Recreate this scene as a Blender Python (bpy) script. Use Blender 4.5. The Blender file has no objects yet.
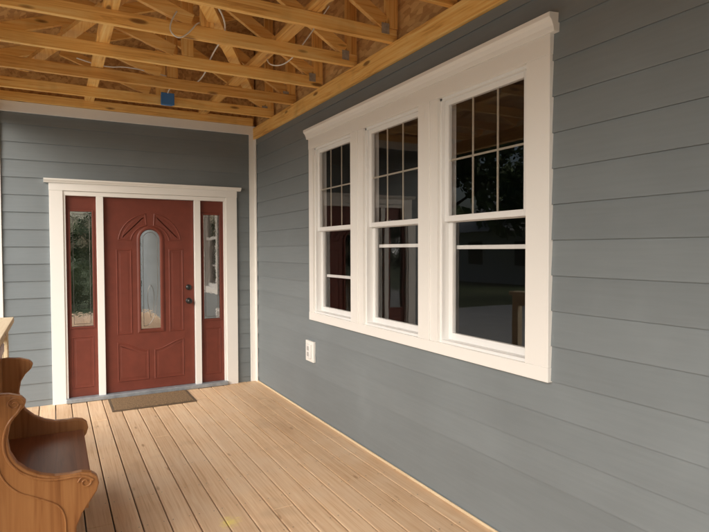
import bpy, bmesh, math, random
from mathutils import Vector, Matrix, noise
random.seed(7)
D=bpy.data; C=bpy.context
scene=C.scene
scene.view_settings.view_transform='Standard'; scene.view_settings.look='None'
scene.view_settings.exposure=0; scene.view_settings.gamma=1

# ------------------------------------------------------------------ materials
class NT:
    def __init__(s,name):
        s.m=D.materials.new(name); s.m.use_nodes=True
        s.t=s.m.node_tree; s.n=s.t.nodes; s.l=s.t.links
        s.b=s.n['Principled BSDF']; s.out=s.n['Material Output']
    def new(s,typ,**k):
        nd=s.n.new(typ)
        for a,v in k.items(): setattr(nd,a,v)
        return nd
    def link(s,a,b): s.l.new(a,b)
    def coord(s,scale=(1,1,1),kind='Object',loc=None):
        tc=s.new('ShaderNodeTexCoord')
        if scale==(1,1,1) and loc is None: return tc.outputs[kind]
        mp=s.new('ShaderNodeMapping')
        mp.inputs['Scale'].default_value=scale
        s.link(tc.outputs[kind],mp.inputs['Vector'])
        if loc is not None: s.link(loc,mp.inputs['Location'])
        return mp.outputs['Vector']
    def noise(s,vec,scale=5,detail=3,rough=.5,dist=0):
        nd=s.new('ShaderNodeTexNoise'); nd.inputs['Scale'].default_value=scale
        nd.inputs['Detail'].default_value=min(detail,3); nd.inputs['Roughness'].default_value=rough
        nd.inputs['Distortion'].default_value=dist
        s.link(vec,nd.inputs['Vector']); return nd.outputs['Fac']
    def ramp(s,fac,stops):
        r=s.new('ShaderNodeValToRGB'); e=r.color_ramp.elements
        while len(e)<len(stops): e.new(.5)
        for el,(p,c) in zip(e,stops):
            el.position=p; el.color=(c[0],c[1],c[2],1) if not isinstance(c,(int,float)) else (c,c,c,1)
        s.link(fac,r.inputs['Fac']); return r.outputs['Color']
    def mix(s,a,b,fac,mode='MIX'):
        m=s.new('ShaderNodeMix',data_type='RGBA',blend_type=mode)
        for i,v in ((6,a),(7,b),(0,fac)):
            if hasattr(v,'links'): s.link(v,m.inputs[i])
            else:
                m.inputs[i].default_value=v if i==0 else ((v[0],v[1],v[2],1) if not isinstance(v,(int,float)) else (v,v,v,1))
        return m.outputs[2]
    def math(s,op,a,b=0,c=None):
        m=s.new('ShaderNodeMath',operation=op)
        for i,v in enumerate((a,b)+((c,) if c is not None else ())):
            if hasattr(v,'links'): s.link(v,m.inputs[i])
            else: m.inputs[i].default_value=v
        return m.outputs[0]
    def bump(s,h,strength=.2,dist=.01):
        b=s.new('ShaderNodeBump'); b.inputs['Strength'].default_value=strength; b.inputs['Distance'].default_value=dist
        s.link(h,b.inputs['Height']); s.link(b.outputs['Normal'],s.b.inputs['Normal'])
    def col(s,c):
        if hasattr(c,'links'): s.link(c,s.b.inputs['Base Color'])
        else: s.b.inputs['Base Color'].default_value=(c[0],c[1],c[2],1)
    def rough(s,r):
        if hasattr(r,'links'): s.link(r,s.b.inputs['Roughness'])
        else: s.b.inputs['Roughness'].default_value=r

def m_plain(name,c,rough=.5,var=.12,scale=6,metal=0,bump=.0):
    N=NT(name)
    if var<=.025: N.col(c)
    else:
        v=N.coord(); n=N.noise(v,scale,2,.6)
        lo=[x*(1-var) for x in c]; hi=[min(1,x*(1+var)) for x in c]
        N.col(N.ramp(n,[(.3,lo),(.7,hi)]))
    N.rough(rough); N.b.inputs['Metallic'].default_value=metal
    if bump: N.bump(N.noise(v,scale*12,2,.6),bump,.004)
    return N.m

def m_siding(name,c,horiz):
    N=NT(name)
    sc=(14,1.6,26) if horiz==1 else (1.6,14,26)
    v=N.coord(sc); g=N.noise(v,2.2,2,.6)
    w=N.coord(); big=N.noise(w,1.3,3,.65)
    sep=N.new('ShaderNodeSeparateXYZ'); N.link(w,sep.inputs[0])
    bid=N.math('FLOOR',N.math('DIVIDE',N.math('SUBTRACT',sep.outputs[2],1.574-.168*20),.168))
    wn=N.new('ShaderNodeTexWhiteNoise',noise_dimensions='1D'); N.link(bid,wn.inputs['W'])
    base=N.ramp(big,[(.3,[x*.93 for x in c]),(.7,[x*1.06 for x in c])])
    base=N.mix(base,N.ramp(wn.outputs['Value'],[(0,.95),(1,1.04)]),1,'MULTIPLY')
    base=N.mix(base,N.ramp(g,[(.35,.975),(.65,1.02)]),1,'MULTIPLY')
    base=N.mix(base,[min(1,x*1.25) for x in c],N.ramp(big,[(.64,0),(.80,.45)]))
    N.col(base); N.rough(N.ramp(big,[(.3,.46),(.7,.6)])); N.bump(g,.14,.003)
    return N.m

def m_wood(name,c1,c2,c3,axis=0,rough=.6,knots=True,bump=.25,rand=True,gs=1.0,dirt=0.0,lo=.28,hi=.7):
    N=NT(name)
    sc=[26*gs]*3; sc[axis]=1.1*gs
    loc=None
    if rand:
        oi=N.new('ShaderNodeObjectInfo'); cm=N.new('ShaderNodeCombineXYZ')
        r=N.math('MULTIPLY',oi.outputs['Random'],37.0)
        for i in range(3): N.link(r,cm.inputs[i])
        loc=cm.outputs[0]
    v=N.coord(tuple(sc),loc=loc)
    g=N.noise(v,1.3,3,.62,1.4)
    col=N.ramp(g,[(lo,c3),(.45,c2),(hi,c1)])
    if rand:
        col=N.mix(col,N.ramp(oi.outputs['Random'],[(0,(.80,.73,.66)),(.5,(1,1,1)),(1,(1.05,1.05,1.02))]),1,'MULTIPLY')
    if knots:
        ks=[9.0]*3; ks[axis]=2.6
        kv=N.coord(tuple(ks),loc=loc)
        vo=N.new('ShaderNodeTexVoronoi'); vo.inputs['Scale'].default_value=1.0; N.link(kv,vo.inputs['Vector'])
        k=N.ramp(vo.outputs['Distance'],[(.0,1.0),(.10,.9),(.17,0)])
        col=N.mix(col,[x*.4 for x in c3],k)
    if dirt:
        d=N.noise(N.coord((1,1,1),loc=loc),2.2,3,.7)
        col=N.mix(col,[x*.4 for x in c3],N.ramp(d,[(.54,0),(.78,dirt)]))
    N.col(col); N.rough(rough)
    if bump: N.bump(g,bump,.003)
    return N.m

def m_floor():
    N=NT('deck_boards'); W=.1397
    w=N.coord(); sep=N.new('ShaderNodeSeparateXYZ'); N.link(w,sep.inputs[0])
    bid=N.math('FLOOR',N.math('DIVIDE',sep.outputs[0],W))
    wn=N.new('ShaderNodeTexWhiteNoise',noise_dimensions='1D'); N.link(bid,wn.inputs['W'])
    off=N.math('MULTIPLY',wn.outputs['Value'],31.0)
    cm=N.new('ShaderNodeCombineXYZ')
    for i in range(3): N.link(off,cm.inputs[i])
    v=N.coord((34,.9,34),loc=cm.outputs[0]); g=N.noise(v,1.2,3,.62,1.6)
    col=N.ramp(g,[(.25,(.56,.36,.20)),(.45,(.72,.50,.31)),(.72,(.82,.62,.41))])
    col=N.mix(col,N.ramp(wn.outputs['Value'],[(0,(.84,.80,.76)),(.45,(.98,.96,.94)),(1,(1.06,1.05,1.04))]),1,'MULTIPLY')
    kv=N.coord((7,2.0,7),loc=cm.outputs[0]); vo=N.new('ShaderNodeTexVoronoi'); vo.inputs['Scale'].default_value=1; N.link(kv,vo.inputs['Vector'])
    col=N.mix(col,(.32,.18,.09),N.ramp(vo.outputs['Distance'],[(0,.8),(.05,.6),(.09,0)]))
    d=N.noise(w,1.3,3,.7)
    col=N.mix(col,(.76,.62,.46),N.ramp(d,[(.45,0),(.75,.5)]))
    col=N.mix(col,(.38,.26,.16),N.ramp(d,[(.25,.45),(.42,0)]))
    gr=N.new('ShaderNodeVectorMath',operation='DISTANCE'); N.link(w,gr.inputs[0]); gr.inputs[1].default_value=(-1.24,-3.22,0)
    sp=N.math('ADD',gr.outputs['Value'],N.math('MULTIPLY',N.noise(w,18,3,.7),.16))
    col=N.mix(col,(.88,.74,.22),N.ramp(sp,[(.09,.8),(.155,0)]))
    N.col(col); N.rough(.66); N.bump(g,.3,.003)
    return N.m

def m_glass(name,tint=(1,1,1),obscure=False,base=.09,rough=0.0,gtint=1.0):
    N=NT(name); N.n.remove(N.b)
    tr=N.new('ShaderNodeBsdfTransparent'); tr.inputs[0].default_value=(tint[0],tint[1],tint[2],1)
    gl=N.new('ShaderNodeBsdfGlossy'); gl.inputs['Roughness'].default_value=rough
    gl.inputs[0].default_value=(gtint,gtint,gtint,1)
    lw=N.new('ShaderNodeLayerWeight'); lw.inputs[0].default_value=.5
    p=N.math('POWER',lw.outputs['Facing'],5.0)
    fac=N.math('ADD',base,N.math('MULTIPLY',p,1-base))
    mx=N.new('ShaderNodeMixShader'); N.link(fac,mx.inputs[0]); N.link(tr.outputs[0],mx.inputs[1]); N.link(gl.outputs[0],mx.inputs[2])
    v=N.coord(); b=N.new('ShaderNodeBump')
    if obscure:
        b.inputs['Strength'].default_value=.06; b.inputs['Distance'].default_value=.003
        N.link(N.noise(v,30,2,.6),b.inputs['Height'])
    else:
        b.inputs['Strength'].default_value=.06; b.inputs['Distance'].default_value=.01
        N.link(N.noise(v,2.2,2,.4),b.inputs['Height'])
    N.link(b.outputs[0],gl.inputs['Normal'])
    N.link(mx.outputs[0],N.out.inputs[0]); return N.m

GRAY=(.192,.220,.234)
M={}
M['sidY']=m_siding('gray_siding_paint_y',GRAY,1)
M['sidX']=m_siding('gray_siding_paint_x',GRAY,0)
M['white']=m_plain('white_trim_paint',(.86,.85,.82),.42,.02)
M['vinyl']=m_plain('white_vinyl',(.83,.83,.82),.35,.02)
M['red']=m_plain('red_door_paint',(.155,.035,.021),.48,.10,9)
PINE=((.95,.66,.26),(.88,.50,.14),(.60,.28,.07))
M['pineX']=m_wood('pine_framing_x',*PINE,axis=0,dirt=.35)
M['pineY']=m_wood('pine_framing_y',*PINE,axis=1,dirt=.35)
M['pineZ']=m_wood('pine_framing_z',*PINE,axis=2,dirt=.35)
def m_osb():
    N=NT('osb_sheathing')
    vo=N.new('ShaderNodeTexVoronoi'); vo.inputs['Scale'].default_value=38; N.link(N.coord((1,.35,1)),vo.inputs['Vector'])
    sp=N.new('ShaderNodeSeparateColor'); N.link(vo.outputs['Color'],sp.inputs[0])
    c=N.ramp(sp.outputs[0],[(0,(.44,.23,.08)),(.5,(.60,.35,.13)),(1,(.70,.44,.18))])
    N.col(c); N.rough(.75); return N.m
M['osb']=m_osb()
M['floor']=m_floor()
M['glass']=m_glass('window_glass',base=.07)
M['dglass']=m_glass('decorative_door_glass',tint=(.75,.8,.75),obscure=True,base=.5,rough=.015)
M['came']=m_plain('lead_came',(.25,.24,.22),.35,.02,metal=1)
M['galv']=m_plain('galvanised_plate',(.45,.45,.44),.5,.2,30,metal=.6)
M['grille']=m_plain('tan_grille',(.38,.34,.28),.5,.02)
M['black']=m_plain('black_metal',(.015,.014,.014),.35,.02)
M['alu']=m_plain('aluminium_sill',(.30,.33,.36),.45,.2,14,metal=.3)
M['mat']=m_plain('doormat_coir',(.24,.155,.08),.95,.45,70,bump=.8)
M['matedge']=m_plain('doormat_edge',(.13,.09,.055),.9,.3,50,bump=.4)
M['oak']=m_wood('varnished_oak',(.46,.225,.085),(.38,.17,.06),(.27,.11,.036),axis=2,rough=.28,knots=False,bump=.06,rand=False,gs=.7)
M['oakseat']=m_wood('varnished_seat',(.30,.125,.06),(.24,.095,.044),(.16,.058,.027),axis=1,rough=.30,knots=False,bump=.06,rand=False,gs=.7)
M['palewood']=m_wood('pale_lumber',(.80,.68,.47),(.74,.60,.40),(.60,.45,.27),axis=1,rough=.6,knots=True)
M['blue']=m_plain('blue_plastic',(.06,.20,.48),.4,.02)
M['cable']=m_plain('white_cable',(.78,.76,.70),.45,.02)
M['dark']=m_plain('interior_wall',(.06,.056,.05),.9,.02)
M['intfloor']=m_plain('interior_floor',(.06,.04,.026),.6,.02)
M['roof']=m_plain('asphalt_shingles',(.09,.085,.08),.9,.3,30)
M['bark']=m_plain('bark',(.10,.075,.05),.9,.4,14)
M['concrete']=m_plain('concrete_drive',(.54,.52,.48),.9,.12,3)
M['cream']=m_plain('cream_siding',(.62,.60,.55),.7,.06,3)
M['darkglass']=m_plain('dark_pane',(.02,.025,.03),.08,.02)
M['grayp']=m_plain('gray_plastic',(.45,.45,.44),.5,.02)
def m_grass():
    N=NT('grass'); v=N.coord()
    N.col(N.ramp(N.noise(v,.7,3,.7),[(.3,(.05,.08,.025)),(.55,(.085,.12,.04)),(.8,(.16,.15,.07))])); N.rough(.95); return N.m
M['grass']=m_grass()
def m_leaf(name,a,b):
    N=NT(name); v=N.coord()
    N.col(N.ramp(N.noise(v,1.6,1,.7),[(.35,a),(.65,b)])); N.rough(.7); return N.m
M['leaf']=m_leaf('leaves',(.035,.065,.016),(.095,.14,.035))
M['leaf2']=m_leaf('hedge_leaves',(.05,.085,.02),(.12,.17,.05))

# ------------------------------------------------------------------ geometry helpers
def empty(name,loc=(0,0,0)):
    o=D.objects.new(name,None); o.location=loc; o.empty_display_size=.2; C.collection.objects.link(o); return o
def mesh_obj(name,verts,faces,mat,parent=None,bevel=0,smooth=False,seg=2):
    me=D.meshes.new(name); me.from_pydata(verts,[],faces)
    bm=bmesh.new(); bm.from_mesh(me); bmesh.ops.recalc_face_normals(bm,faces=bm.faces); bm.to_mesh(me); bm.free()
    me.materials.append(mat)
    o=D.objects.new(name,me); C.collection.objects.link(o)
    if parent: o.parent=parent; o.matrix_parent_inverse=Matrix.Translation(-Vector(parent.location))
    if smooth:
        for p in me.polygons: p.use_smooth=True
    if bevel:
        b=o.modifiers.new('b','BEVEL'); b.width=bevel; b.segments=seg; b.limit_method='ANGLE'; b.angle_limit=math.radians(30)
    return o
BF=[(0,1,2,3),(4,5,6,7),(0,1,5,4),(1,2,6,5),(2,3,7,6),(3,0,4,7)]
def box(name,x0,x1,y0,y1,z0,z1,mat,parent=None,bevel=.003):
    v=[(x0,y0,z0),(x1,y0,z0),(x1,y1,z0),(x0,y1,z0),(x0,y0,z1),(x1,y0,z1),(x1,y1,z1),(x0,y1,z1)]
    return mesh_obj(name,v,BF,mat,parent,bevel)
def beam(name,p0,p1,w,h,mat,parent,up=Vector((0,0,1)),bevel=.003):
    p0=Vector(p0);p1=Vector(p1);d=(p1-p0).normalized(); s=d.cross(up).normalized(); u=s.cross(d)
    v=[]
    for p in (p0,p1):
        for a,b in ((-1,-1),(1,-1),(1,1),(-1,1)): v.append(tuple(p+s*w/2*a+u*h/2*b))
    return mesh_obj(name,v,[(0,1,2,3),(4,5,6,7),(0,1,5,4),(1,2,6,5),(2,3,7,6),(3,0,4,7)],mat,parent,bevel)
def prism(name,prof,a0,a1,axis,mat,parent,bevel=.002,smooth=False,seg=2):
    n=len(prof);v=[]
    for a in (a0,a1):
        for p in prof:
            v.append((p[0],a,p[1]) if axis=='y' else ((a,p[0],p[1]) if axis=='x' else (p[0],p[1],a)))
    f=[tuple(range(n)),tuple(range(n,2*n))]+[(i,(i+1)%n,n+(i+1)%n,n+i) for i in range(n)]
    return mesh_obj(name,v,f,mat,parent,bevel,smooth,seg)
def tube(name,pts,r,mat,parent,closed=False):
    cu=D.curves.new(name,'CURVE'); cu.dimensions='3D'; cu.bevel_depth=r; cu.bevel_resolution=2
    s=cu.splines.new('NURBS'); s.points.add(len(pts)-1)
    for i,p in enumerate(pts): s.points[i].co=(p[0],p[1],p[2],1)
    s.use_endpoint_u=True; s.order_u=3; s.use_cyclic_u=closed
    cu.materials.append(mat); o=D.objects.new(name,cu); C.collection.objects.link(o); o.parent=parent
    if parent: o.matrix_parent_inverse=Matrix.Translation(-Vector(parent.location))
    return o

# ------------------------------------------------------------------ siding
YF=-8.6
EXP=.168; Z0=1.574-EXP*20
def siding(name,rects,axis,out,mat,parent):
    v=[];f=[]
    def P(a,d,z): return (-d,a,z) if axis=='y' else (a,-d,z)
    for a0,a1,z0,z1 in rects:
        k=math.floor((z0-Z0)/EXP)
        while Z0+k*EXP<z1-1e-6:
            lo=Z0+k*EXP; hi=lo+EXP
            def dep(z): return .012-(z-lo)/EXP*.009
            b=max(lo,z0); t=min(hi,z1)
            n=16 if a1-a0>2 else 4
            for i in range(n):
                s0=a0+(a1-a0)*i/n; s1=a0+(a1-a0)*(i+1)/n
                def wob(s,z): return .0022*noise.noise(Vector((s*1.3,round(k)*3.1,0)))
                i0=len(v)
                v+= [P(s0,dep(b)+wob(s0,b),b+wob(s0,b)),P(s1,dep(b)+wob(s1,b),b+wob(s1,b)),P(s1,dep(t),t),P(s0,dep(t),t),P(s0,0.0,b+.0005),P(s1,0.0,b+.0005)]
                f+=[(i0,i0+1,i0+2,i0+3)]
                if b==lo: f.append((i0,i0+4,i0+5,i0+1))
            k+=1
    return mesh_obj(name,v,f,mat,parent)

Y0,Y1=-10.0,0.0
wall=empty('siding_wall')
siding('siding',[(Y0,-4.32,-.5,2.81),(-1.66,Y1,-.5,2.81),(-4.32,-1.66,-.5,.94),(-4.32,-1.66,2.47,2.81)],'y',1,M['sidY'],wall)
for i,(a,b,c,d) in enumerate([(Y0,-4.33,-.5,2.81),(-1.65,.15,-.5,2.81),(-4.33,-1.65,-.5,.93),(-4.33,-1.65,2.48,2.81)]):
    box('wall_core',.002,.14,a,b,c,d,M['dark'],wall,0)
box('upper_sheathing',.02,.14,Y0,.15,2.81,4.3,M['osb'],wall,0)
dwall=empty('siding_wall')
siding('siding',[(-2.56,-2.06,-.5,2.87),(-.29,0,-.5,2.87),(-2.06,-.29,2.16,2.87)],'x',1,M['sidX'],dwall)
for (a,b,c,d) in [(-2.56,-2.05,-.5,2.87),(-.30,0,-.5,2.87),(-2.05,-.30,2.15,2.87),(-2.05,-.30,-.5,.0)]:
    box('wall_core',a,b,.002,.14,c,d,M['dark'],dwall,0)
box('upper_sheathing',-2.56,0,.03,.14,2.87,4.3,M['osb'],dwall,0)
box('frieze_board',-2.56,-.0,-.024,0,2.865,2.965,M['white'],dwall)
box('corner_board',-2.62,-2.52,-.03,.07,-.5,2.865,M['white'],dwall)
box('corner_board_side',-2.625,-2.60,.07,.16,-.5,2.865,M['white'],dwall)
ct=empty('corner_trim')
box('trim',-.085,-.012,-.026,-.012,0.0,2.865,M['white'],ct)
box('trim_side',-.026,-.012,-.075,-.026,0.0,2.865,M['white'],ct)
house=empty('house_interior')
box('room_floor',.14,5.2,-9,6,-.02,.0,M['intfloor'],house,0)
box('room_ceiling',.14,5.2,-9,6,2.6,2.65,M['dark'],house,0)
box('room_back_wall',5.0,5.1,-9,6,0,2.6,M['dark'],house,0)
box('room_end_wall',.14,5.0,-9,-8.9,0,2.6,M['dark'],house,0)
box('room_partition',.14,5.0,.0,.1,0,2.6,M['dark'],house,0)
box('outer_side_wall',-2.6,-2.5,.16,6,-.5,4.0,M['sidY'],house,0)
box('porch_end_wall_body',-2.6,5.2,6,6.1,-.5,4.0,M['sidX'],house,0)
prism('main_roof',[(-3.0,4.0),(5.6,4.0),(1.3,6.4)],.3,6.5,'y',M['roof'],house,0)
prism('main_roof_rear',[(0.0,4.25),(5.9,4.25),(5.9,4.3),(3.0,5.9)],-10.2,.3,'y',M['roof'],house,0)

# ------------------------------------------------------------------ triple window
win=empty('triple_window',(0,-3,1.7))
cents=[-2.045,-2.968,-3.892]
TZ0,TZ1=.965,2.445
def casing(y0,y1,z0,z1,n='casing',p=.030): box(n,-p,.012,y0,y1,z0,z1,M['white'],win,.002)
casing(-4.40,-4.252,.965,2.445); casing(-1.685,-1.598,.965,2.445)
casing(-2.608,-2.405,.965,2.445,'mullion_casing'); casing(-3.532,-3.328,.965,2.445,'mullion_casing')
for yy in (-2.507,-3.430): box('mullion_strip',-.036,-.030,yy-.028,yy+.028,.965,2.445,M['white'],win,.002)
casing(-4.402,-1.596,.895,.965,'apron_casing',.032)
casing(-4.402,-1.596,2.445,2.540,'head_casing',.032)
prism('crown',[(0,2.540),(-.038,2.540),(-.041,2.550),(-.045,2.565),(-.055,2.586),(-.066,2.597),(-.069,2.601),(-.069,2.622),(0,2.630)],-4.432,-1.566,'y',M['white'],win,.001)
for i,c in enumerate(cents):
    h=.36
    box('jamb',-.008,.10,c-h,c-h+.02,TZ0,TZ1,M['vinyl'],win,.001); box('jamb',-.008,.10,c+h-.02,c+h,TZ0,TZ1,M['vinyl'],win,.001)
    box('sill',-.012,.10,c-h,c+h,TZ0-.012,TZ0+.016,M['vinyl'],win,.001); box('head',-.008,.10,c-h,c+h,TZ1-.016,TZ1+.01,M['vinyl'],win,.001)
    a,b=c-.34,c+.34
    for (y0,y1,z0,z1) in [(a,a+.036,1.70,TZ1-.016),(b-.036,b,1.70,TZ1-.016),(a+.036,b-.036,2.397,TZ1-.016),(a+.036,b-.036,1.70,1.735)]:
        box('upper_sash',.012,.040,y0,y1,z0,z1,M['vinyl'],win,.002)
    for (y0,y1,z0,z1) in [(a,a+.036,TZ0+.016,1.73),(b-.036,b,TZ0+.016,1.73),(a+.036,b-.036,TZ0+.016,1.022),(a+.036,b-.036,1.695,1.73)]:
        box('lower_sash',.043,.070,y0,y1,z0,z1,M['vinyl'],win,.002)
    def pane(n,x,z0,z1): mesh_obj(n,[(x,a+.03,z0),(x,b-.03,z0),(x,b-.03,z1),(x,a+.03,z1)],[(0,1,2,3)],M['glass'],win)
    pane('upper_glass',.024,1.73,2.40); pane('lower_glass',.055,1.02,1.70)
    gw=.604
    for k in (1,2):
        yy=c-gw/2+gw*k/3; box('grille',.026,.032,yy-.006,yy+.006,1.735,2.40,M['grille'],win,.001)
    box('grille',.0262,.0322,a+.03,b-.03,2.062,2.074,M['grille'],win,.001)
    zb=[1.30,1.56,1.545][i]
    box('blind_bottom_rail',.085,.105,a+.02,b-.02,zb-.012,zb+.012,M['vinyl'],win,.002)

# ------------------------------------------------------------------ front door
door=empty('front_door',(-1.17,0,0))
def dbox(n,x0,x1,y0,y1,z0,z1,mat,bev=.002): return box(n,x0,x1,y0,y1,z0,z1,mat,door,bev)
dbox('side_casing',-2.12,-2.0,-.040,.0,0.0,2.13,M['white']); dbox('side_casing',-.365,-.240,-.040,.0,0.0,2.13,M['white'])
dbox('jamb',-2.0,-1.978,-.028,.10,0.03,2.105,M['white']); dbox('jamb',-.387,-.365,-.028,.10,0.03,2.105,M['white'])
dbox('head_casing',-2.122,-.238,-.042,.0,2.13,2.205,M['white'])
dbox('head_jamb',-2.0,-.365,-.030,.10,2.085,2.128,M['white'])
prism('head_crown',[(-.0,2.205),(-.055,2.205),(-.060,2.215),(-.075,2.228),(-.078,2.243),(0,2.250)],-2.165,-.195,'x',M['white'],door,.001)
dbox('mullion',-1.700,-1.634,-.030,.10,0.03,2.085,M['white']); dbox('mullion',-.716,-.650,-.030,.10,0.03,2.085,M['white'])
dbox('threshold',-2.0,-.365,-.075,.10,0.004,.045,M['alu'],.006)
FY=.012
DX0,DZ0,DW,DH=-1.632,.048,.914,2.034
def panel(name,pts,mat=M['red'],y=FY):
    n=len(pts)
    area=sum(pts[i][0]*pts[(i+1)%n][1]-pts[(i+1)%n][0]*pts[i][1] for i in range(n))
    if area<0: pts=pts[::-1]
    def inset(d):
        out=[]
        for i in range(n):
            p0=Vector(pts[i-1]);p1=Vector(pts[i]);p2=Vector(pts[(i+1)%n])
            e1=(p1-p0).normalized();e2=(p2-p1).normalized()
            n1=Vector((-e1.y,e1.x));n2=Vector((-e2.y,e2.x)); m=(n1+n2)
            m=m/max(.35,(1+n1.dot(n2)))
            out.append(p1+m*d)
        return out
    rings=[(0,0),(.005,-.0045),(.012,-.0045),(.018,.002),(.026,.002),(.040,-.0012)]
    v=[];f=[]
    for d,dy in rings:
        for p in inset(d): v.append((p.x,y+dy,p.y))
    for r in range(len(rings)-1):
        for i in range(n):
            f.append((r*n+i,r*n+(i+1)%n,(r+1)*n+(i+1)%n,(r+1)*n+i))
    f.append(tuple((len(rings)-1)*n+i for i in range(n)))
    return mesh_obj(name,v,f,mat,door)
cx=DX0+DW/2
def arch(cx,cz,r,a0,a1,n=14): return [(cx+r*math.cos(math.radians(a0+(a1-a0)*i/n)),cz+r*math.sin(math.radians(a0+(a1-a0)*i/n))) for i in range(n+1)]
gz0,gz1,gr=.690,1.655,.103
hole=[(cx-gr,gz0),(cx+gr,gz0)]+arch(cx,gz1,gr,0,180)
def slab(name,x0,x1,z0,z1,hole,parent,y0,y1,mat):
    bm=bmesh.new()
    outer=[bm.verts.new((x,y0,z)) for x,z in ((x0,z0),(x1,z0),(x1,z1),(x0,z1))]
    inner=[bm.verts.new((x,y0,z)) for x,z in hole]
    E=[bm.edges.new((outer[i],outer[(i+1)%4])) for i in range(4)]
    E+=[bm.edges.new((inner[i],inner[(i+1)%len(inner)])) for i in range(len(inner))]
    bmesh.ops.triangle_fill(bm,use_beauty=True,edges=E)
    r=bmesh.ops.extrude_face_region(bm,geom=bm.faces[:])
    bmesh.ops.translate(bm,verts=[g for g in r['geom'] if isinstance(g,bmesh.types.BMVert)],vec=(0,y1-y0,0))
    bmesh.ops.recalc_face_normals(bm,faces=bm.faces)
    me=D.meshes.new(name); bm.to_mesh(me); bm.free(); me.materials.append(mat)
    o=D.objects.new(name,me); C.collection.objects.link(o); o.parent=parent; o.matrix_parent_inverse=Matrix.Translation(-Vector(parent.location)); return o
slab('door_slab',DX0+.003,DX0+DW-.003,DZ0,DZ0+DH,hole,door,FY,FY+.044,M['red'])
def ring(name,inner,outer,y0,y1,mat):
    n=len(inner);v=[(p[0],y0+.006,p[1]) for p in outer]+[(p[0]*.6+q[0]*.4,y0,p[1]*.6+q[1]*.4) for p,q in zip(outer,inner)]+[(p[0]*.25+q[0]*.75,y0,p[1]*.25+q[1]*.75) for p,q in zip(outer,inner)]+[(p[0],y1,p[1]) for p in inner]
    f=[]
    for r in range(3):
        for i in range(n): f.append((r*n+i,r*n+(i+1)%n,(r+1)*n+(i+1)%n,(r+1)*n+i))
    mesh_obj(name,v,f,mat,door)
def archring(hw,zb,zc): return [(cx-hw,zb),(cx+hw,zb)]+arch(cx,zc,hw,0,180)
ring('lite_frame',archring(gr-.004,gz0+.004,gz1),archring(gr+.036,gz0-.036,gz1),FY-.012,FY+.02,M['red'])
mesh_obj('door_glass',[(x,FY+.02,z) for x,z in archring(gr,gz0,gz1)],[tuple(range(len(hole)))],M['dglass'],door)
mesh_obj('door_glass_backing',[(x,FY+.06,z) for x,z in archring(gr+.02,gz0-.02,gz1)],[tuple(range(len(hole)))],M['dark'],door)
def came(pts): tube('lead_came',[(x,FY+.016,z) for x,z in pts],.0022,M['came'],door)
came(archring(gr-.03,gz0+.03,gz1)+[(cx-gr+.03,gz0+.03)])
came([(cx,gz0+.12),(cx-.05,gz0+.32),(cx,gz0+.52),(cx+.05,gz0+.32),(cx,gz0+.12)])
X=lambda u:DX0+u
Z=lambda w:DZ0+w
panel('side_panel',[(X(.115),Z(.60)),(X(.27),Z(.60)),(X(.27),Z(1.50)),(X(.115),Z(1.50))])
panel('side_panel',[(X(.644),Z(.60)),(X(.799),Z(.60)),(X(.799),Z(1.50)),(X(.644),Z(1.50))])
czz=Z(1.56)
panel('arch_panel',arch(cx,czz,.325,174,97)+arch(cx,czz,.190,99,172)[0:])
panel('arch_panel',arch(cx,czz,.325,83,6)+arch(cx,czz,.190,8,81))
def low(x0,x1,flip):
    top=[]
    for i in range(13):
        t=i/12; s=(1-math.cos(math.pi*t))/2
        zz=Z(.42)+ .10*(s if not flip else 1-s)
        top.append((x0+(x1-x0)*t,zz))
    return [(x0,Z(.10)),(x1,Z(.10))]+top[::-1]
panel('lower_panel',low(X(.115),X(.43),True)); panel('lower_panel',low(X(.484),X(.799),False))
def disc(n,x,y,z,r,t,mat,seg=24,dome=0):
    v=[];rs=[(r,0),(r,-t*.6),(r*.85,-t),(0.0001,-t-dome)]
    for rr,dy in rs:
        for i in range(seg): a=2*math.pi*i/seg; v.append((x+rr*math.cos(a),y+dy,z+rr*math.sin(a)))
    f=[(k*seg+i,k*seg+(i+1)%seg,(k+1)*seg+(i+1)%seg,(k+1)*seg+i) for k in range(3) for i in range(seg)]
    return mesh_obj(n,v,f,mat,door,smooth=True)
kx=X(.914-.062)
disc('deadbolt',kx,FY,1.125,.031,.018,M['black'],dome=.004)
disc('knob_rose',kx,FY,.975,.033,.012,M['black'])
disc('knob_stem',kx,FY-.010,.975,.013,.03,M['black'])
bpy.ops.mesh.primitive_uv_sphere_add(segments=24,ring_count=16,radius=.028,location=(kx,FY-.055,.975)); k=C.object; k.name='knob'; k.scale=(1,.75,1); k.data.materials.append(M['black'])
for p in k.data.polygons: p.use_smooth=True
k.parent=door; k.matrix_parent_inverse=Matrix.Translation(-Vector(door.location))
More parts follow.
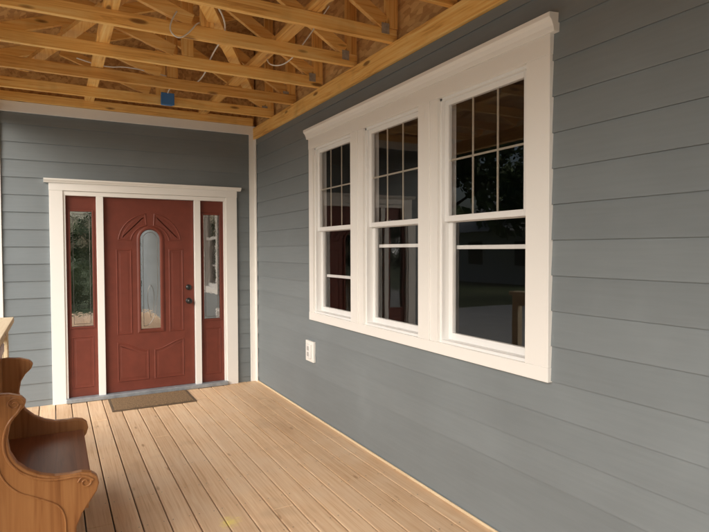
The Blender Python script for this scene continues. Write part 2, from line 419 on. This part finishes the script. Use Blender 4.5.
for (a,b) in ((-1.978,-1.700),(-.650,-.387)):
    g0,g1=a+.040,b-.040
    slab('sidelight',a,b,.046,2.085,[(g0,.76),(g1,.76),(g1,1.93),(g0,1.93)],door,FY,FY+.04,M['red'])
    w=.018
    for (x0,x1,z0,z1) in ((g0-w,g0,.76-w,1.93+w),(g1,g1+w,.76-w,1.93+w),(g0,g1,.76-w,.76),(g0,g1,1.93,1.93+w)):
        dbox('sidelight_bead',x0,x1,FY-.010,FY+.01,z0,z1,M['red'],.003)
    panel('sidelight_panel',[(a+.035,.13),(b-.035,.13),(b-.035,.66),(a+.035,.66)])
    mesh_obj('sidelight_glass',[(g0,FY+.02,.76),(g1,FY+.02,.76),(g1,FY+.02,1.93),(g0,FY+.02,1.93)],[(0,1,2,3)],M['dglass'],door)
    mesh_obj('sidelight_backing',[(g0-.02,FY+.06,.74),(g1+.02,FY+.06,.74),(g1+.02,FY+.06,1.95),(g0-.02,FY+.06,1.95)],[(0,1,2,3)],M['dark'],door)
    for pts in ([(g0+.022,.785),(g1-.022,.785)],[(g0+.022,1.905),(g1-.022,1.905)],[(g0+.022,.785),(g0+.022,1.905)],[(g1-.022,.785),(g1-.022,1.905)]):
        tube('lead_came',[(x,FY+.016,z) for x,z in pts],.002,M['came'],door)

# ------------------------------------------------------------------ outlet
out=empty('wall_outlet',(0,-1.6,.6))
box('mount_block',-.030,-.006,-1.680,-1.505,.505,.695,M['white'],out,.004)
box('cover',-.046,-.030,-1.640,-1.545,.535,.665,M['vinyl'],out,.006)
box('receptacle',-.0475,-.046,-1.612,-1.573,.555,.595,M['grayp'],out,.001); box('receptacle',-.0475,-.046,-1.612,-1.573,.608,.648,M['grayp'],out,.001)

# ------------------------------------------------------------------ porch floor
pf=empty('porch_floor')
W=.1397
i0=-19
bm=bmesh.new()
for k in range(i0,0):
    x0=k*W+.004; x1=(k+1)*W-.004
    y=YF+random.uniform(-3.6,0)
    while y<-.0:
        ye=min(y+4.88 if random.random()<.6 else y+3.66,-.004)
        ys=max(y,YF)
        if ye>ys+.02:
            dz=random.uniform(-.0015,.0015)
            vs=[bm.verts.new(p) for p in [(x0,ys+.0015,-.025),(x1,ys+.0015,-.025),(x1,ye-.0015,-.025),(x0,ye-.0015,-.025),(x0,ys+.0015,dz),(x1,ys+.0015,dz),(x1,ye-.0015,dz),(x0,ye-.0015,dz)]]
            for q in BF: bm.faces.new([vs[j] for j in q])
        if ye>=-.01: break
        y=ye
bmesh.ops.recalc_face_normals(bm,faces=bm.faces)
me=D.meshes.new('boards'); bm.to_mesh(me); bm.free(); me.materials.append(M['floor'])
o=D.objects.new('boards',me); C.collection.objects.link(o); o.parent=pf
b=o.modifiers.new('b','BEVEL'); b.width=.004; b.segments=2
box('subframe',-2.62,0,YF+.05,.0,-.20,-.03,M['black'],pf,0)
box('rim_joist',-2.66,-2.62,YF,0,-.26,-.0,M['palewood'],pf)
box('skirt',-2.64,0,YF,YF+.04,-.5,-.03,M['palewood'],pf)
box('edge_strip',-.022,-.0125,YF,-.03,.0005,.018,M['palewood'],pf,.002)
bm=bmesh.new()
for k in range(i0,0):
    for j in range(21):
        for dx in (.025,W-.025):
            x=k*W+dx+random.uniform(-.004,.004); y=-.2-j*.406+random.uniform(-.006,.006)
            bmesh.ops.create_circle(bm,cap_ends=True,segments=8,radius=.0038,matrix=Matrix.Translation((x,y,.0028)))
me=D.meshes.new('screws'); bm.to_mesh(me); bm.free(); me.materials.append(M['came']); o=D.objects.new('screws',me); C.collection.objects.link(o); o.parent=pf

# ------------------------------------------------------------------ doormat
dm=empty('doormat',(-1.23,-.34,0))
box('mat_pile',-1.60,-.86,-.565,-.115,.004,.016,M['mat'],dm,.003)
for q in ((-1.625,-1.60,-.59,-.09),(-.86,-.835,-.59,-.09),(-1.60,-.86,-.59,-.565),(-1.60,-.86,-.115,-.09)):
    box('mat_border',q[0],q[1],q[2],q[3],.003,.011,M['matedge'],dm,.002)

# ------------------------------------------------------------------ porch roof framing
pr=empty('porch_roof')
box('top_plate',-.035,.02,YF,0,2.812,2.942,M['pineY'],pr)
box('end_plate',-2.7,-.04,-.045,.02,2.968,3.05,M['pineX'],pr)
box('header_beam',-2.66,-2.57,YF,-.0,2.80,2.942,M['pineY'],pr)
def rz(x): return 3.10+(x+2.9)*.36
ys=[-.60,-1.21,-1.83,-2.45,-3.03,-3.66,-4.27,-4.88,-5.49,-6.10,-6.71,-7.32,-7.93,-8.54]
for i,y in enumerate(ys):
    j=lambda s=.012: random.uniform(-s,s)
    beam('bottom_chord',(-2.80,y+j(),2.987+j(.004)),(-.0,y+j(),2.987+j(.004)),.038,.089,M['pineX'],pr)
    beam('top_chord',(-2.85,y,rz(-2.85)-.045),(.0,y,rz(0)-.045),.0385,.089,M['pineX'],pr)
    beam('web',(-.045,y,3.032),(-.045,y,rz(-.045)-.09),.037,.089,M['pineZ'],pr,up=Vector((1,0,0)))
    beam('web',(-1.15,y,3.035),(-1.15,y,rz(-1.15)-.09),.037,.089,M['pineZ'],pr,up=Vector((1,0,0)))
    beam('web',(-.10,y,3.06),(-1.08,y,rz(-1.08)-.11),.0365,.089,M['pineX'],pr)
    beam('web',(-1.25,y,3.06),(-2.0,y,rz(-2.0)-.10),.0365,.089,M['pineX'],pr)
    box('gusset_plate',-.13,-.07,y-.0225,y-.0205,2.985,3.055,M['galv'],pr,0)
for x in (-.62,-1.75): beam('lateral_brace',(x,YF,3.052),(x,-.05,3.052),.089,.038,M['pineY'],pr)
beam('diagonal_brace',(-.25,-.7,3.09),(-1.55,-3.4,3.09),.089,.037,M['pineY'],pr)
beam('diagonal_brace',(-2.3,-.7,3.09),(-1.0,-4.6,3.128),.089,.037,M['pineY'],pr)
YR=YF-.15
mesh_obj('roof_deck',[(-2.9,YR,rz(-2.9)),(.02,YR,rz(.02)),(.02,.03,rz(.02)),(-2.9,.03,rz(-2.9)),(-2.9,YR,rz(-2.9)+.02),(.02,YR,rz(.02)+.02),(.02,.03,rz(.02)+.02),(-2.9,.03,rz(-2.9)+.02)],BF,M['osb'],pr)
mesh_obj('shingles',[(-2.95,YR-.05,rz(-2.95)+.03),(.1,YR-.05,rz(.1)+.03),(.1,.3,rz(.1)+.03),(-2.95,.3,rz(-2.95)+.03)],[(0,1,2,3)],M['roof'],pr)
box('fascia',-2.94,-2.90,YR,.03,2.99,3.12,M['white'],pr)
for y in (-6.6,YF+.12):
    p=empty('porch_post',(-2.61,y,0))
    box('post',-2.675,-2.545,y-.065,y+.065,-.05,2.80,M['white'],p,.006)
    box('base',-2.70,-2.52,y-.09,y+.09,0.003,.16,M['white'],p,.006); box('cap',-2.70,-2.52,y-.09,y+.09,2.68,2.798,M['white'],p,.006)
eb=empty('electrical_box',(-1.1,-.64,2.97))
box('box_body',-1.155,-1.045,-.69,-.625,2.935,3.04,M['blue'],eb,.008); box('box_rim',-1.162,-1.038,-.695,-.688,2.93,3.045,M['blue'],eb,.004)
cb=empty('electrical_cable')
tube('cable',[(-1.10,-.69,3.04),(-1.08,-.72,3.12),(-.95,-.9,3.06),(-.9,-1.3,3.05),(-.98,-1.9,3.06),(-1.0,-2.5,3.05),(-1.3,-3.0,3.07),(-1.2,-3.6,3.06)],.006,M['cable'],cb)
tube('cable',[(-1.35,-2.47,3.10),(-1.42,-2.5,2.98),(-1.36,-2.52,2.90),(-1.28,-2.50,2.96),(-1.20,-2.47,3.08),(-1.0,-2.2,3.2)],.005,M['cable'],cb)
tube('cable',[(-.55,-2.0,3.12),(-.62,-2.1,2.98),(-.5,-2.2,2.95),(-.42,-2.35,3.05),(-.3,-2.6,3.3)],.005,M['cable'],cb)
tube('cable',[(-1.9,-1.25,3.08),(-1.7,-1.25,3.03),(-1.5,-1.24,3.08),(-1.2,-1.2,3.05)],.005,M['cable'],cb)

# ------------------------------------------------------------------ bench
bn=empty('wooden_bench',(-2.15,-2.96,0))
prof=[(-2.40,.0),(-2.40,.885),(-2.385,.908),(-2.33,.912),(-2.27,.907),(-2.225,.892),(-2.205,.868),(-2.215,.84),(-2.245,.81),(-2.268,.77),(-2.278,.71),(-2.27,.65),(-2.245,.60),(-2.205,.56),(-2.155,.53),(-2.10,.512),(-2.04,.508),(-1.99,.510),(-1.95,.500),(-1.925,.48),(-1.918,.445),(-1.928,.41),(-1.955,.37),(-1.99,.32),(-2.015,.26),(-2.02,.19),(-2.00,.13),(-1.96,.085),(-1.925,.055),(-1.915,.0),(-2.03,.0),(-2.06,.05),(-2.12,.085),(-2.20,.085),(-2.27,.05),(-2.30,.0)]
for y in (-3.445,-2.515):
    prism('end_panel',prof,y,y+.045,'y',M['oak'],bn,.008,seg=3)
tube('edge_moulding',[(x-.018,-3.447,z-.012) for x,z in prof[6:20]],.006,M['oak'],bn)
tube('scroll',[(-2.25+.035*(1-t*.8)*math.cos(t*9),-3.447,.862+.030*(1-t*.8)*math.sin(t*9)) for t in [i/18 for i in range(19)]],.004,M['oak'],bn)
tube('scroll',[(-1.975+.033*(1-t*.8)*math.cos(3-t*9),-3.447,.462+.033*(1-t*.8)*math.sin(3-t*9)) for t in [i/18 for i in range(19)]],.004,M['oak'],bn)
tube('carved_line',[(-2.33,-3.447,.80),(-2.335,-3.447,.62),(-2.27,-3.447,.48),(-2.15,-3.447,.42),(-2.06,-3.447,.36),(-2.06,-3.447,.2),(-2.05,-3.447,.12)],.004,M['oak'],bn)
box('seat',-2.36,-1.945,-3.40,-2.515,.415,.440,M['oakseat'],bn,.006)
box('front_apron',-1.985,-1.962,-3.40,-2.515,.32,.415,M['oak'],bn,.003)
box('backrest',-2.385,-2.358,-3.40,-2.515,.44,.97,M['oak'],bn,.006)
box('crest_rail',-2.392,-2.350,-3.45,-2.465,.94,1.00,M['oak'],bn,.010)
box('stretcher',-2.2,-2.17,-3.40,-2.515,.14,.20,M['oak'],bn,.004)
box('lower_back',-2.385,-2.36,-3.40,-2.515,.2,.415,M['oak'],bn,.003)

# ------------------------------------------------------------------ railing
rl=empty('wooden_railing',(-2.5,-4,0))
box('cap_rail',-2.50,-2.350,-6.5,-1.55,1.012,1.052,M['palewood'],rl,.004)
box('top_rail',-2.44,-2.402,-6.5,-1.60,.90,1.012,M['palewood'],rl,.003)
box('bottom_rail',-2.44,-2.402,-6.5,-1.60,.08,.17,M['palewood'],rl,.003)
box('end_post',-2.455,-2.385,-1.66,-1.57,.003,1.011,M['palewood'],rl,.004)
y=-6.42
while y<-1.72:
    box('baluster',-2.437,-2.405,y,y+.035,.17,.90,M['palewood'],rl,.002); y+=.125

# ------------------------------------------------------------------ ground and surroundings
def sheet(name,x0,x1,y0,y1,z,mat):
    return mesh_obj(name,[(x0,y0,z),(x1,y0,z),(x1,y1,z),(x0,y1,z)],[(0,1,2,3)],mat)
sheet('ground',-400,400,-400,400,-.5,M['grass'])
sheet('driveway',-13,-3.4,-30,9,-.494,M['concrete'])
sheet('path',-3.4,3,-13,-9.0,-.490,M['concrete'])
def leafmass(name,blobs,n,size,mat,parent=None,loc=(0,0,0)):
    v=[];fc=[]
    tot=sum(b[3]**2 for b in blobs)
    for bx,by,bz,r,sq in blobs:
        for _ in range(int(n*r*r/tot)):
            d=Vector((random.gauss(0,1),random.gauss(0,1),random.gauss(0,1))).normalized()
            rr=r*(.55+.5*random.random()**.6)*(1+.25*noise.noise(d*2.3+Vector((bx,by,bz))))
            p=Vector((bx,by,bz))+Vector((d.x*rr,d.y*rr,d.z*rr*sq))
            s=size*random.uniform(.6,1.4)
            a=Vector((random.gauss(0,1),random.gauss(0,1),random.gauss(0,1))).normalized(); b=a.orthogonal().normalized(); c=a.cross(b)
            i=len(v); v+=[tuple(p+b*s),tuple(p+c*s*.5),tuple(p-b*s),tuple(p-c*s*.5)]; fc.append((i,i+1,i+2,i+3))
    me=D.meshes.new(name); me.from_pydata(v,[],fc); me.materials.append(mat)
    o=D.objects.new(name,me); C.collection.objects.link(o); o.parent=parent; o.location=loc; return o
def tree_meshes(seed):
    random.seed(seed)
    H=random.uniform(7,9.5); blobs=[]
    def cone(bm,p0,p1,r0,r1,n=8):
        p0=Vector(p0);p1=Vector(p1);d=(p1-p0).normalized();a=d.orthogonal().normalized();b=d.cross(a)
        A=[bm.verts.new(p0+(a*math.cos(t)+b*math.sin(t))*r0) for t in [2*math.pi*i/n for i in range(n)]]
        B=[bm.verts.new(p1+(a*math.cos(t)+b*math.sin(t))*r1) for t in [2*math.pi*i/n for i in range(n)]]
        for i in range(n): bm.faces.new((A[i],A[(i+1)%n],B[(i+1)%n],B[i]))
    bm=bmesh.new(); cone(bm,(0,0,0),(.1,.05,H*.35),.24,.17); cone(bm,(.1,.05,H*.35),(0,.1,H*.8),.17,.06)
    for i in range(10):
        a=random.uniform(0,6.28); z=H*random.uniform(.2,.7); L=random.uniform(1.2,2.6)
        e=(math.cos(a)*L,math.sin(a)*L,z+random.uniform(.4,1.6)); cone(bm,(.05,.05,z),e,.08,.025)
        blobs.append((e[0],e[1],e[2],random.uniform(.9,1.5),.8))
    for i in range(5):
        blobs.append((random.uniform(-1,1),random.uniform(-1,1),H*random.uniform(.6,.98),random.uniform(.9,1.5),.8))
    me=D.meshes.new('trunk'); bm.to_mesh(me); bm.free(); me.materials.append(M['bark'])
    lm=leafmass('crown',blobs,5000,.16,M['leaf'])
    lme=lm.data; D.objects.remove(lm)
    return me,lme
TM=[tree_meshes(s) for s in (3,11,23)]
random.seed(5)
def tree(x,y,s,rot):
    e=empty('tree',(x,y,-.5)); e.rotation_euler=(0,0,rot); e.scale=(s,s,s)
    t,l=random.choice(TM)
    for n,m in (('trunk',t),('crown',l)):
        o=D.objects.new(n,m); C.collection.objects.link(o); o.parent=e
for (x,y) in [(-16,9.5),(-19,4),(-24,18),(-16,23),(-15,16),(-22,-7),(-14,-24),(9,-24)]:
    tree(x+random.uniform(-1,1),y+random.uniform(-1,1),random.uniform(.95,1.4),random.uniform(0,6))
leafmass('hedge',[(-6+i*1.0,-16+random.uniform(-.3,.3),.35,.95,.9) for i in range(11)],9000,.08,M['leaf2'])
leafmass('distant_trees',[(70*math.cos(a)+random.uniform(-5,5),70*math.sin(a)+random.uniform(-5,5),2+random.uniform(0,2),random.uniform(4,7),.8) for a in [math.radians(t) for t in range(70,320,5)]],12000,.8,M['leaf'])
nh=empty('neighbour_house',(-27,19,-.5))
box('walls',-33,-21,14,24,-.5,2.6,M['cream'],nh,0)
prism('roof',[(-33.6,2.6),(-20.4,2.6),(-27,5.6)],13.6,24.4,'y',M['concrete'],nh,0)
for yy in (16,20): box('window',-21.02,-20.95,yy,yy+1.3,.6,2.0,M['darkglass'],nh,0)
for xx in (-31,-27.6,-24): box('window_front',xx,xx+1.4,13.94,14.02,.6,2.0,M['darkglass'],nh,0)

# ------------------------------------------------------------------ camera
yaw,pitch,roll=.4962,.0287,-.0035
f=Vector((math.sin(yaw)*math.cos(pitch),math.cos(yaw)*math.cos(pitch),-math.sin(pitch)))
r=Vector((math.cos(yaw),-math.sin(yaw),0)); u=r.cross(f)
r2=r*math.cos(roll)+u*math.sin(roll); u2=-r*math.sin(roll)+u*math.cos(roll)
cam=D.cameras.new('camera'); co=D.objects.new('camera',cam); C.collection.objects.link(co)
m=Matrix((r2,u2,-f)).transposed().to_4x4(); m.translation=(-2.0873,-6.2721,1.5299); co.matrix_world=m
cam.sensor_width=36; cam.lens=28.19; cam.clip_start=.05; cam.clip_end=2000
scene.camera=co

# ------------------------------------------------------------------ light
w=D.worlds.new("World"); scene.world=w; w.use_nodes=True
nt=w.node_tree; sky=nt.nodes.new('ShaderNodeTexSky'); sky.sky_type='NISHITA'; sky.sun_disc=False
az=math.radians(236); el=math.radians(29)
sky.sun_elevation=el; sky.sun_rotation=az; sky.dust_density=4.0; sky.ozone_density=1.0; sky.air_density=1.0
nt.links.new(sky.outputs[0],nt.nodes['Background'].inputs[0]); nt.nodes['Background'].inputs[1].default_value=.15
sl=D.lights.new('sun','SUN'); sl.energy=5; sl.angle=math.radians(75); sl.color=(1,.985,.96)
so=D.objects.new('sun',sl); C.collection.objects.link(so)
sd=Vector((math.sin(az)*math.cos(el),math.cos(az)*math.cos(el),math.sin(el)))
so.rotation_euler=sd.to_track_quat('Z','Y').to_euler()
